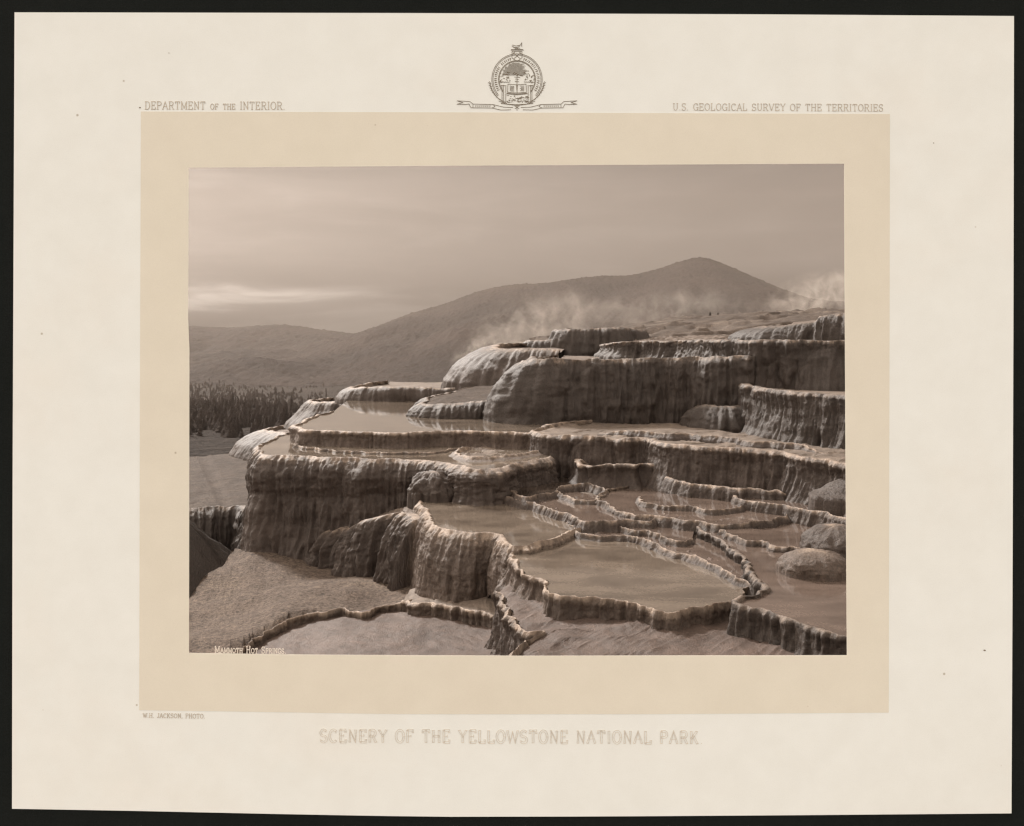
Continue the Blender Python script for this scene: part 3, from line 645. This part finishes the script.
# ------------------------------------------------------------------ the mounted card with its window, on a black board
DY = 5.0; PX = DY / F
def cp(u, v, d=0.0): return ((u - CU) * PX, DY - d, -(v - V0) * PX)
def ring_mesh(name, outer, inner, front, back_, mat, parent):
    """flat sheet with a window cut in it: front face, back face and both edges; outer and inner have the same count"""
    n = len(outer); V = [cp(u, v, front) for u, v in outer] + [cp(u, v, front) for u, v in inner] + [cp(u, v, back_) for u, v in outer] + [cp(u, v, back_) for u, v in inner]
    Fc = []
    for i in range(n):
        j = (i + 1) % n
        Fc += [(i, n + i, n + j, j), (2*n + i, 2*n + j, 3*n + j, 3*n + i), (i, j, 2*n + j, 2*n + i), (n + i, 3*n + i, 3*n + j, n + j)]
    me = mesh_from(name, V, Fc, False); return link(name, me, mat, parent)
def rect_pts(top, right, bottom, left, n=16):
    """each side a list of control points walked clockwise from the top left corner"""
    P = []
    for side in (top, right, bottom, left):
        s = np.array(side, float); d = np.concatenate([[0], np.cumsum(np.linalg.norm(np.diff(s, axis=0), axis=1))]); d /= d[-1]
        for k in range(n): P.append((float(np.interp(k / n, d, s[:, 0])), float(np.interp(k / n, d, s[:, 1]))))
    return P
def paper_mat(name, a, b2, warm, speck=.0):
    m, nt, b = newmat(name); P = pos(nt)
    n1 = noise(nt, P, .7, 5, .6); n2 = noise(nt, P, 5, 5, .6); n3 = noise(nt, P, 160, 3, .7)
    c = ramp(nt, n1, [(.3, a), (.55, b2), (.75, warm)])
    c = mix(nt, .12, c, ramp(nt, n2, [(.35, (.8, .78, .74)), (.65, (1.08, 1.08, 1.08))]), 'MULTIPLY')
    c = mix(nt, .10, c, ramp(nt, n3, [(.3, (.75, .75, .75)), (.7, (1.15, 1.15, 1.15))]), 'MULTIPLY')
    vo = N(nt, 'ShaderNodeTexVoronoi'); vo.inputs['Scale'].default_value = 2.6; nt.links.new(P, vo.inputs['Vector'])
    sp = ramp(nt, vo.outputs['Distance'], [(.012, (.45, .38, .30)), (.022, W)])
    c = mix(nt, .7, c, sp, 'MULTIPLY')
    nt.links.new(c, b.inputs['Base Color']); b.inputs['Roughness'].default_value = .9; b.inputs['Specular IOR Level'].default_value = .15
    bump(nt, b, n3, .1, .002); return m
M['card'] = paper_mat('cream_mount_paper', (.815, .875, .88), (.805, .86, .86), (.805, .84, .825))
M['tint'] = paper_mat('tan_printed_tint', (.74, .735, .655), (.73, .72, .64), (.715, .70, .62))
m, nt, b = newmat('black_board'); n1 = noise(nt, pos(nt), 150, 3, .7); n2 = noise(nt, pos(nt), 2, 4)
nt.links.new(mix(nt, .4, ramp(nt, n1, [(.35, (.006, .0075, .0074)), (.7, (.017, .0205, .020))]), ramp(nt, n2, [(.3, (.009, .0112, .011)), (.7, (.0145, .0172, .017))])), b.inputs['Base Color']); b.inputs['Roughness'].default_value = .9; b.inputs['Specular IOR Level'].default_value = .05
M['black'] = m
def ink(name, c):
    m, nt, b = newmat(name); n1 = noise(nt, pos(nt), 60, 3)
    nt.links.new(ramp(nt, n1, [(.3, c), (.7, tuple(x * 1.3 for x in c))]), b.inputs['Base Color']); b.inputs['Roughness'].default_value = .85; b.inputs['Specular IOR Level'].default_value = .1; return m
M['ink'] = ink('grey_ink', (.46, .425, .365)); M['ink_soft'] = ink('faded_grey_ink', (.58, .55, .49)); M['ink_dark'] = ink('engraved_ink', (.19, .165, .13)); M['white'] = ink('white_lettering', (.62, .585, .53))

outer = rect_pts([(14.5,12.3),(400,13),(750,14.2),(1014,16)], [(1014,16),(1013.5,300),(1012.5,600),(1011.5,813.4)], [(1011.5,813.4),(800,815.2),(600,816.5),(430,816.8),(300,814.5),(120,810.6),(12,808.8)], [(12,808.8),(12.5,500),(13.5,250),(14.5,12.3)])
tin = rect_pts([(141,111.5),(500,112.5),(889.8,114)], [(889.8,114),(889.3,400),(888.6,712.5)], [(888.6,712.5),(650,714),(400,714),(250,711.6),(139.3,710)], [(139.3,710),(140,400),(141,111.5)])
win = rect_pts([(189.2,168.3),(500,166),(843.5,164.2)], [(843.5,164.2),(844.6,400),(846.3,654.6)], [(846.3,654.6),(520,655.2),(300,654),(189.6,652.3)], [(189.6,652.3),(190,349),(188.6,346),(189.2,168.3)])
bd = empty('backing_board', cp(512, 1260, -.06))
tag(bd, 'black board standing behind the cream mount card', 'board')
bo = rect_pts([(-220,-130),(1244,-130)], [(1244,-130),(1244,1280)], [(1244,1280),(-220,1280)], [(-220,1280),(-220,-130)])
wo = [(u + (u - 517) * .030, v + (v - 410) * .030) for u, v in win]
cw = [(u + np.sign(u - 517) * 2.2, v + np.sign(v - 410) * 2.2) for u, v in win]
ring_mesh('panel', bo, wo, -.012, -.07, M['black'], bd)
mc = empty('mount_card', cp(512, 813)); tag(mc, 'cream mount card with a tan panel, grey lettering and a crest round the landscape window', 'card')
ring_mesh('card_sheet', outer, cw, 0, -.006, M['card'], mc)
ti = [(u + np.sign(517 - u) * -.5, v + np.sign(410 - v) * -.5) for u, v in win]
ring_mesh('tan_panel', tin, ti, .0016, .0005, M['tint'], mc)

# stroke lettering -------------------------------------------------
def arc(cx, cy, rx, ry, a0, a1, n=12):
    return [(cx + rx * math.cos(math.radians(a0 + (a1 - a0) * k / n)), cy + ry * math.sin(math.radians(a0 + (a1 - a0) * k / n))) for k in range(n + 1)]
def V_(x, s=.11): return [[(x, 0), (x, 1)], [(x - s, 0), (x + s, 0)], [(x - s, 1), (x + s, 1)]]
G_ = {}
G_['A'] = (.86, [[(.04, 0), (.43, 1), (.82, 0)], [(.2, .36), (.67, .36)], [(-.04, 0), (.14, 0)], [(.72, 0), (.9, 0)]])
G_['C'] = (.82, [arc(.45, .5, .39, .5, 48, 312, 18), [(.71, .98), (.71, .72)]])
G_['D'] = (.86, V_(.14) + [[(.14, 1), (.4, 1)] + arc(.4, .5, .38, .5, 90, -90, 12) + [(.14, 0)]])
G_['E'] = (.78, V_(.14) + [[(.14, 1), (.68, 1), (.68, .8)], [(.14, .52), (.5, .52)], [(.5, .63), (.5, .41)], [(.14, 0), (.7, 0), (.7, .22)]])
G_['F'] = (.74, V_(.14) + [[(.14, 1), (.68, 1), (.68, .8)], [(.14, .52), (.5, .52)], [(.5, .63), (.5, .41)]])
G_['G'] = (.86, [arc(.45, .5, .39, .5, 48, 330, 18), [(.71, .98), (.71, .74)], [(.79, 0), (.79, .42)], [(.58, .42), (.86, .42)]])
G_['H'] = (.9, V_(.15) + V_(.75) + [[(.15, .52), (.75, .52)]])
G_['I'] = (.36, V_(.18))
G_['J'] = (.6, [[(.44, 1), (.44, .25)] + arc(.25, .22, .19, .22, 0, -170, 8), [(.3, 1), (.58, 1)]])
G_['K'] = (.88, V_(.14) + [[(.14, .38), (.7, 1)], [(.36, .62), (.76, 0)], [(.6, 1), (.82, 1)], [(.66, 0), (.88, 0)]])
G_['L'] = (.74, V_(.14) + [[(.14, 0), (.68, 0), (.68, .24)]])
G_['M'] = (1.04, [[(.14, 0), (.14, 1), (.52, .12), (.9, 1), (.9, 0)], [(.03, 0), (.25, 0)], [(.79, 0), (1.01, 0)], [(.03, 1), (.14, 1)], [(.9, 1), (1.01, 1)]])
G_['N'] = (.9, [[(.15, 0), (.15, 1), (.75, 0), (.75, 1)], [(.04, 0), (.26, 0)], [(.64, 1), (.86, 1)], [(.03, 1), (.15, 1)]])
G_['O'] = (.9, [arc(.45, .5, .4, .5, 0, 360, 22)])
G_['P'] = (.78, V_(.14) + [[(.14, 1), (.45, 1)] + arc(.45, .75, .27, .25, 90, -90, 9) + [(.14, .5)]])
G_['R'] = (.86, V_(.14) + [[(.14, 1), (.45, 1)] + arc(.45, .75, .27, .25, 90, -90, 9) + [(.14, .5)], [(.45, .5), (.76, 0)], [(.68, 0), (.88, 0)]])
G_['S'] = (.74, [arc(.37, .745, .29, .255, 35, 250, 12) + arc(.37, .25, .31, .255, 75, -145, 12), [(.62, .98), (.62, .78)], [(.08, .02), (.08, .24)]])
G_['T'] = (.82, V_(.41)[:2] + [[(.08, .78), (.08, 1), (.74, 1), (.74, .78)]])
G_['U'] = (.88, [[(.15, 1), (.15, .35)] + arc(.44, .33, .29, .33, 180, 360, 12) + [(.73, 1)], [(.04, 1), (.26, 1)], [(.62, 1), (.84, 1)]])
G_['V'] = (.86, [[(.04, 1), (.43, 0), (.82, 1)], [(-.04, 1), (.14, 1)], [(.72, 1), (.9, 1)]])
G_['W'] = (1.15, [[(.04, 1), (.32, 0), (.575, .9), (.83, 0), (1.11, 1)], [(-.04, 1), (.14, 1)], [(1.01, 1), (1.19, 1)]])
G_['Y'] = (.84, [[(.06, 1), (.42, .5), (.78, 1)], [(.42, .5), (.42, 0)], [(.31, 0), (.53, 0)], [(-.03, 1), (.16, 1)], [(.68, 1), (.87, 1)]])
G_['.'] = (.28, [[(.09, .03), (.16, .03)]]); G_[','] = (.28, [[(.14, .06), (.08, -.14)]]); G_[' '] = (.5, [])
def stroke_mesh(name, lines, wpx, mat, parent, d=.0022, thick=.0014):
    V = []; Fc = []
    for k, ln in enumerate(lines):
        for (x0, y0), (x1, y1) in zip(ln[:-1], ln[1:]):
            L = math.hypot(x1 - x0, y1 - y0)
            if L < 1e-6: continue
            ex, ey = (x1 - x0) / L, (y1 - y0) / L; px, py = -ey * wpx / 2, ex * wpx / 2
            x0e, y0e, x1e, y1e = x0 - ex * wpx * .3, y0 - ey * wpx * .3, x1 + ex * wpx * .3, y1 + ey * wpx * .3
            b0 = len(V); dd = d + .00001 * (len(V) // 8 % 40)
            q = [(x0e + px, y0e + py), (x1e + px, y1e + py), (x1e - px, y1e - py), (x0e - px, y0e - py)]
            V += [cp(u, v, dd) for u, v in q] + [cp(u, v, dd - thick) for u, v in q]
            Fc += [(b0, b0+1, b0+2, b0+3), (b0, b0+4, b0+5, b0+1), (b0+1, b0+5, b0+6, b0+2), (b0+2, b0+6, b0+7, b0+3), (b0+3, b0+7, b0+4, b0)]
    return link(name, mesh_from(name, V, Fc, False), mat, parent)
def layout(text, x0, x1, y0, y1, cap, small=.72, track=.16):
    """lower-case letters are set as small capitals; the line is fitted from x0 to x1"""
    w = 0
    for ch in text:
        k = small if ch.islower() else 1; w += (G_[ch.upper()][0] + track) * k
    fx = (x1 - x0) / (w - track); x = x0; out = [[]]
    for ch in text:
        k = small if ch.islower() else 1; g = G_[ch.upper()]
        for ln in g[1]:
            out[-1].append([(x + px * fx * k, (y0 + (y1 - y0) * (x + px * fx * k - x0) / (x1 - x0)) - py * cap * k) for px, py in ln])
        if ch == ' ': out.append([])
        x += (g[0] + track) * k * fx
    return out
def letter(name, words, wpx, mat, **kw):
    for wd in words:
        if wd: stroke_mesh(name, wd, wpx, mat, mc, **kw)
letter('department_lettering', layout('DEPARTMENT of the INTERIOR.', 145, 285, 109.2, 109.6, 7.6), .55, M['ink'])
letter('survey_lettering', layout('U.S. GEOLOGICAL SURVEY OF THE TERRITORIES', 673, 883, 110.2, 111.2, 6.8), .52, M['ink'])
letter('credit_lettering', layout('W.H. JACKSON, PHOTO.', 143, 205, 717.4, 718.2, 4.3), .45, M['ink'])
def openface(lines):                                # a fine line on either side of each stroke
    r = []
    for ln in lines:
        P = np.array(ln, float)
        t = np.gradient(P, axis=0); t /= np.linalg.norm(t, axis=1)[:, None] + 1e-9; nn = np.stack([-t[:, 1], t[:, 0]], 1)
        L = np.linalg.norm(np.diff(P, axis=0), axis=1).sum()
        if L < 5.2: r.append(ln); continue
        a, b2 = P + nn * .9, P - nn * .9
        r += [[tuple(x) for x in a], [tuple(x) for x in b2], [tuple(a[0]), tuple(b2[0])], [tuple(a[-1]), tuple(b2[-1])]]
    return r
letter('title_lettering', [openface(wd) for wd in layout('SCENERY OF THE YELLOWSTONE NATIONAL PARK.', 320, 703, 741.8, 743.6, 12.2, .72, .2)], .36, M['ink_soft'])
letter('place_lettering', layout('Mammoth Hot Springs.', 215, 286, 652.6, 653.4, 6.3, .74), .72, M['white'], d=.0021, thick=.0012)

# crest ------------------------------------------------------------
cl = []; cx, cy = 517, 79.5
def E(rx, ry, a0=0, a1=360, n=40, x=cx, y=cy): return [(px, py) for px, py in arc(x, y, rx, ry, a0, a1, n)]
for r in (25.2, 24.0, 18.6, 17.8): cl.append(E(r, r * 1.02, 140, 400, 44))
for k in range(46):                                  # the tiny ring inscription
    a = math.radians(150 + 240 * k / 45)
    if 255 < math.degrees(a) < 285: continue
    for r0, r1, da in ((20.2, 22.6, 0), (20.4, 22.2, .03)):
        if random.random() < .8: cl.append([(cx + r0 * math.cos(a), cy + r0 * math.sin(a)), (cx + r1 * math.cos(a + da), cy + r1 * math.sin(a + da))])
cl.append([(512, 51.5), (522, 51.5), (522, 58), (517, 61.3), (512, 58), (512, 51.5)])           # shield
cl += [[(513.5, 59), (520.5, 52.8)], [(513.5, 52.8), (520.5, 59)], [(519.4, 52), (521.4, 54)], [(512.6, 54), (514.8, 52)]]
cl += [[(511, 50.2), (523.5, 50.2)], [(511.3, 49.4), (523, 49.4)], [(512, 46), (515, 47.6), (519, 46.8), (521.5, 43.2)], [(512.5, 45), (516, 46), (519.5, 45.2)], [(516, 47.5), (518, 49)], [(514.5, 48), (519.8, 48.2)], [(521.8, 42.5), (521.6, 46.5)], [(513, 47), (516, 48.6)]]
for k in range(26):                                  # engraved sky lines
    y = 63 + k * .5; w = math.sqrt(max(0, 17.5 ** 2 - (y - cy) ** 2)) * random.uniform(.75, .98)
    if k % 2 == 0: cl.append([(cx - w, y), (cx + w * random.uniform(.5, 1), y)])
for sx in (-1, 1):                                   # trees on both sides of the crest scene
    for k in range(34):
        x = cx + sx * random.uniform(7.5, 17); y = 77 + random.uniform(-4, 4.5) - 1.5 * math.sin((abs(x - cx) - 7) * .6)
        cl.append([(x, y), (x + random.uniform(-1.3, 1.3), y + random.uniform(-1, 1))])
    for k in range(5): cl.append([(cx + sx * (7 + 2 * k), 81.8), (cx + sx * (9 + 2 * k), 82.3)])
    for k in range(11):                              # laurel
        a = math.radians(10 + 58 * k / 10); r = 26.5
        x, y = cx + sx * r * math.cos(a), cy + r * math.sin(a) * 1.0
        for q in (.2, 1.1): cl.append([(x, y), (x + sx * 2.6 * math.cos(a - q), y - 2.6 * math.sin(q + .4))])
    cl += [[(cx + sx * 13.5, 85), (cx + sx * 13.5, 103)], [(cx + sx * 11.2, 86.5), (cx + sx * 11.2, 103)], [(cx + sx * 15, 85), (cx + sx * 15, 103)], [(cx + sx * 10.5, 85.8), (cx + sx * 16, 85.4)]]
    # ribbon
    cl += [[(cx + sx * 4, 107.5), (cx + sx * 14, 107), (cx + sx * 24, 104.5), (cx + sx * 44, 104), (cx + sx * 47, 101.5), (cx + sx * 60, 100.8)],
           [(cx + sx * 6, 109.8), (cx + sx * 16, 110), (cx + sx * 25, 108), (cx + sx * 46, 107.8), (cx + sx * 48, 104)], [(cx + sx * 48, 104), (cx + sx * 52, 104.5), (cx + sx * 60, 104.2), (cx + sx * 54, 102.6), (cx + sx * 60, 100.8)], [(cx + sx * 24, 104.5), (cx + sx * 22, 106.5), (cx + sx * 25, 108)], [(cx + sx * 44, 104), (cx + sx * 44, 107.8)]]
    for k in range(8): cl.append([(cx + sx * (27 + 2 * k), 105.1), (cx + sx * (27.2 + 2 * k), 107)])
cl += [[(514, 72.5), (520, 75.5)], [(513, 73.5), (518, 76)], [(517, 75), (517, 90)], [(514.5, 77), (520, 77.5)], [(515.5, 79), (518.5, 79.5)], [(515, 81.5), (519, 81.8)], [(520, 75.5), (523, 76)]]
cl += [[(508, 84), (516.5, 84.8), (517, 93), (507.5, 92.2), (508, 84)], [(526, 84), (517.5, 84.8), (517, 93), (526.5, 92.2), (526, 84)], [(506.5, 93.8), (517, 94.8), (527.5, 93.8)], [(507, 93.2), (517, 94), (527, 93.2)]]
for k in range(5): cl += [[(510, 86 + k * 1.2), (514, 86.4 + k * 1.2)], [(520 + (k % 2), 86 + k * 1.2), (524, 86 + k * 1.2)]]
for k in range(60):
    x = cx + random.uniform(-11, 11); y = random.uniform(95.5, 102.5); cl.append([(x, y), (x + random.uniform(.6, 2), y + random.uniform(-.4, .4))])
cl += [[(cx - 18, 101), (cx - 11, 104), (cx, 104.6), (cx + 11, 104), (cx + 18, 101)], [(cx - 16, 103.4), (cx, 105.6), (cx + 16, 103.4)], [(cx, 104), (cx, 110.5)], [(cx - 2, 106), (cx + 2, 108.6)], [(cx + 2, 106), (cx - 2, 108.6)]]
stroke_mesh('crest', cl, .42, M['ink_dark'], mc)
for u, v, r in ((140, 107.6, .9), (984.5, 650.2, 1.1), (169, 53, .5), (933.5, 143, .6)):
    stroke_mesh('ink_speck', [[(u - r * .5, v), (u + r * .5, v + .1)]], 1.2 * r, M['ink_dark'], mc)

# ------------------------------------------------------------------ light, sky, camera
EL, AZ = math.radians(38), math.radians(-38)         # a hazy sun beyond the terraces, out of the picture to the upper left
L = bpy.data.lights.new('sun', 'SUN'); L.energy = 1.75; L.angle = math.radians(8); L.color = (1, .945, .89)
so = bpy.data.objects.new('sun', L); COL.objects.link(so)
sdir = Vector((math.sin(AZ) * math.cos(EL), math.cos(AZ) * math.cos(EL), math.sin(EL)))
so.rotation_euler = sdir.to_track_quat('Z', 'Y').to_euler(); so.location = (0, -5, 30)
w = bpy.data.worlds.new('World'); S.world = w; w.use_nodes = True; nt = w.node_tree; nt.nodes.clear()
out = nt.nodes.new('ShaderNodeOutputWorld'); bg = nt.nodes.new('ShaderNodeBackground'); nt.links.new(bg.outputs[0], out.inputs[0])
sk = nt.nodes.new('ShaderNodeTexSky'); sk.sky_type = 'NISHITA'; sk.sun_disc = False; sk.sun_elevation = EL; sk.sun_rotation = AZ
sk.dust_density = 4.0; sk.air_density = 1.2
bw = nt.nodes.new('ShaderNodeRGBToBW'); nt.links.new(sk.outputs[0], bw.inputs[0])
tc = nt.nodes.new('ShaderNodeTexCoord').outputs['Generated']
cn = noise(nt, tc, 1, 6, .6, (2.2, 2.2, 11), .7); cn2 = noise(nt, tc, 1, 5, .55, (5, 5, 34), .5)
cl1 = ramp(nt, cn, [(.34, (.76, .648, .55)), (.50, (.84, .716, .61)), (.70, (1.06, .905, .775))])
c = mix(nt, .22, cl1, ramp(nt, cn2, [(.38, (.74, .65, .56)), (.52, (.84, .73, .635)), (.68, (1.42, 1.25, 1.09))]))
sx = N(nt, 'ShaderNodeSeparateXYZ'); nt.links.new(tc, sx.inputs[0])
wob = noise(nt, tc, 1, 5, .6, (4, 4, 18), .6)
def mrange(v, a, b, lo=0.0, hi=1.0):
    r = N(nt, 'ShaderNodeMapRange', interpolation_type='SMOOTHSTEP'); nt.links.new(v, r.inputs['Value'])
    for k, x in zip(('From Min', 'From Max', 'To Min', 'To Max'), (a, b, lo, hi)): r.inputs[k].default_value = x
    return r.outputs[0]
def mth(op, a, b):
    m = N(nt, 'ShaderNodeMath', operation=op)
    for i, x in enumerate((a, b)):
        if isinstance(x, (int, float)): m.inputs[i].default_value = x
        else: nt.links.new(x, m.inputs[i])
    return m.outputs[0]
zz = mth('ADD', sx.outputs['Z'], mth('MULTIPLY', mth('SUBTRACT', wob, .5), .06))
zz = mth('ADD', zz, mth('MULTIPLY', sx.outputs['X'], .045))
bank = mth('MULTIPLY', mrange(zz, .040, .004), mrange(zz, -.042, -.018))      # a lit streak of cloud low in the left of the sky
bank2 = mth('MULTIPLY', mrange(zz, -.022, -.032), mrange(zz, -.055, -.044))
strk = mrange(cn2, .40, .62, .35, 1.35)
bank = mth('MULTIPLY', bank, strk)
bank = mth('MULTIPLY', mth('ADD', bank, mth('MULTIPLY', bank2, 1.1)), mrange(sx.outputs['X'], .02, -.22))
c = mix(nt, mth('MINIMUM', bank, 1.0), c, (2.1, 1.85, 1.6))
zen = N(nt, 'ShaderNodeCombineColor')                                         # brightness factor of the sky by direction
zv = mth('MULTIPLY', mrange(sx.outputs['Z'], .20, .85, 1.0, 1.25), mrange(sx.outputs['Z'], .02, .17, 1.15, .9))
# sky dimmed beyond the terraces; added brightness overhead and behind camera lights the card
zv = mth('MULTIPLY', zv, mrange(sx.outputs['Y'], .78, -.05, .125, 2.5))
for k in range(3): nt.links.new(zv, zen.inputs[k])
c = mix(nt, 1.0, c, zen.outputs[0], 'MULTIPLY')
c = mix(nt, 1.0, c, bw.outputs[0], 'MULTIPLY')
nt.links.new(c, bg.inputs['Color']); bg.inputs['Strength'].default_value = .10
cam = bpy.data.cameras.new('camera'); co = bpy.data.objects.new('camera', cam); COL.objects.link(co)
cam.sensor_fit = 'HORIZONTAL'; cam.sensor_width = 36; cam.lens = 36 * F / 1024; cam.shift_y = -(413 - V0) / 1024
cam.clip_start = .1; cam.clip_end = 30000
co.location = (0, 0, 0); co.rotation_euler = (math.pi / 2, 0, 0); S.camera = co
S.render.resolution_x, S.render.resolution_y = 1024, 826
S.view_settings.view_transform = 'Standard'; S.view_settings.look = 'None'; S.view_settings.exposure = 1.97; S.view_settings.gamma = 1
S.cycles.volume_bounces = 1
S.cycles.use_denoising = True
S.cycles.pixel_filter_type = 'BLACKMAN_HARRIS'; S.cycles.filter_width = 1.3
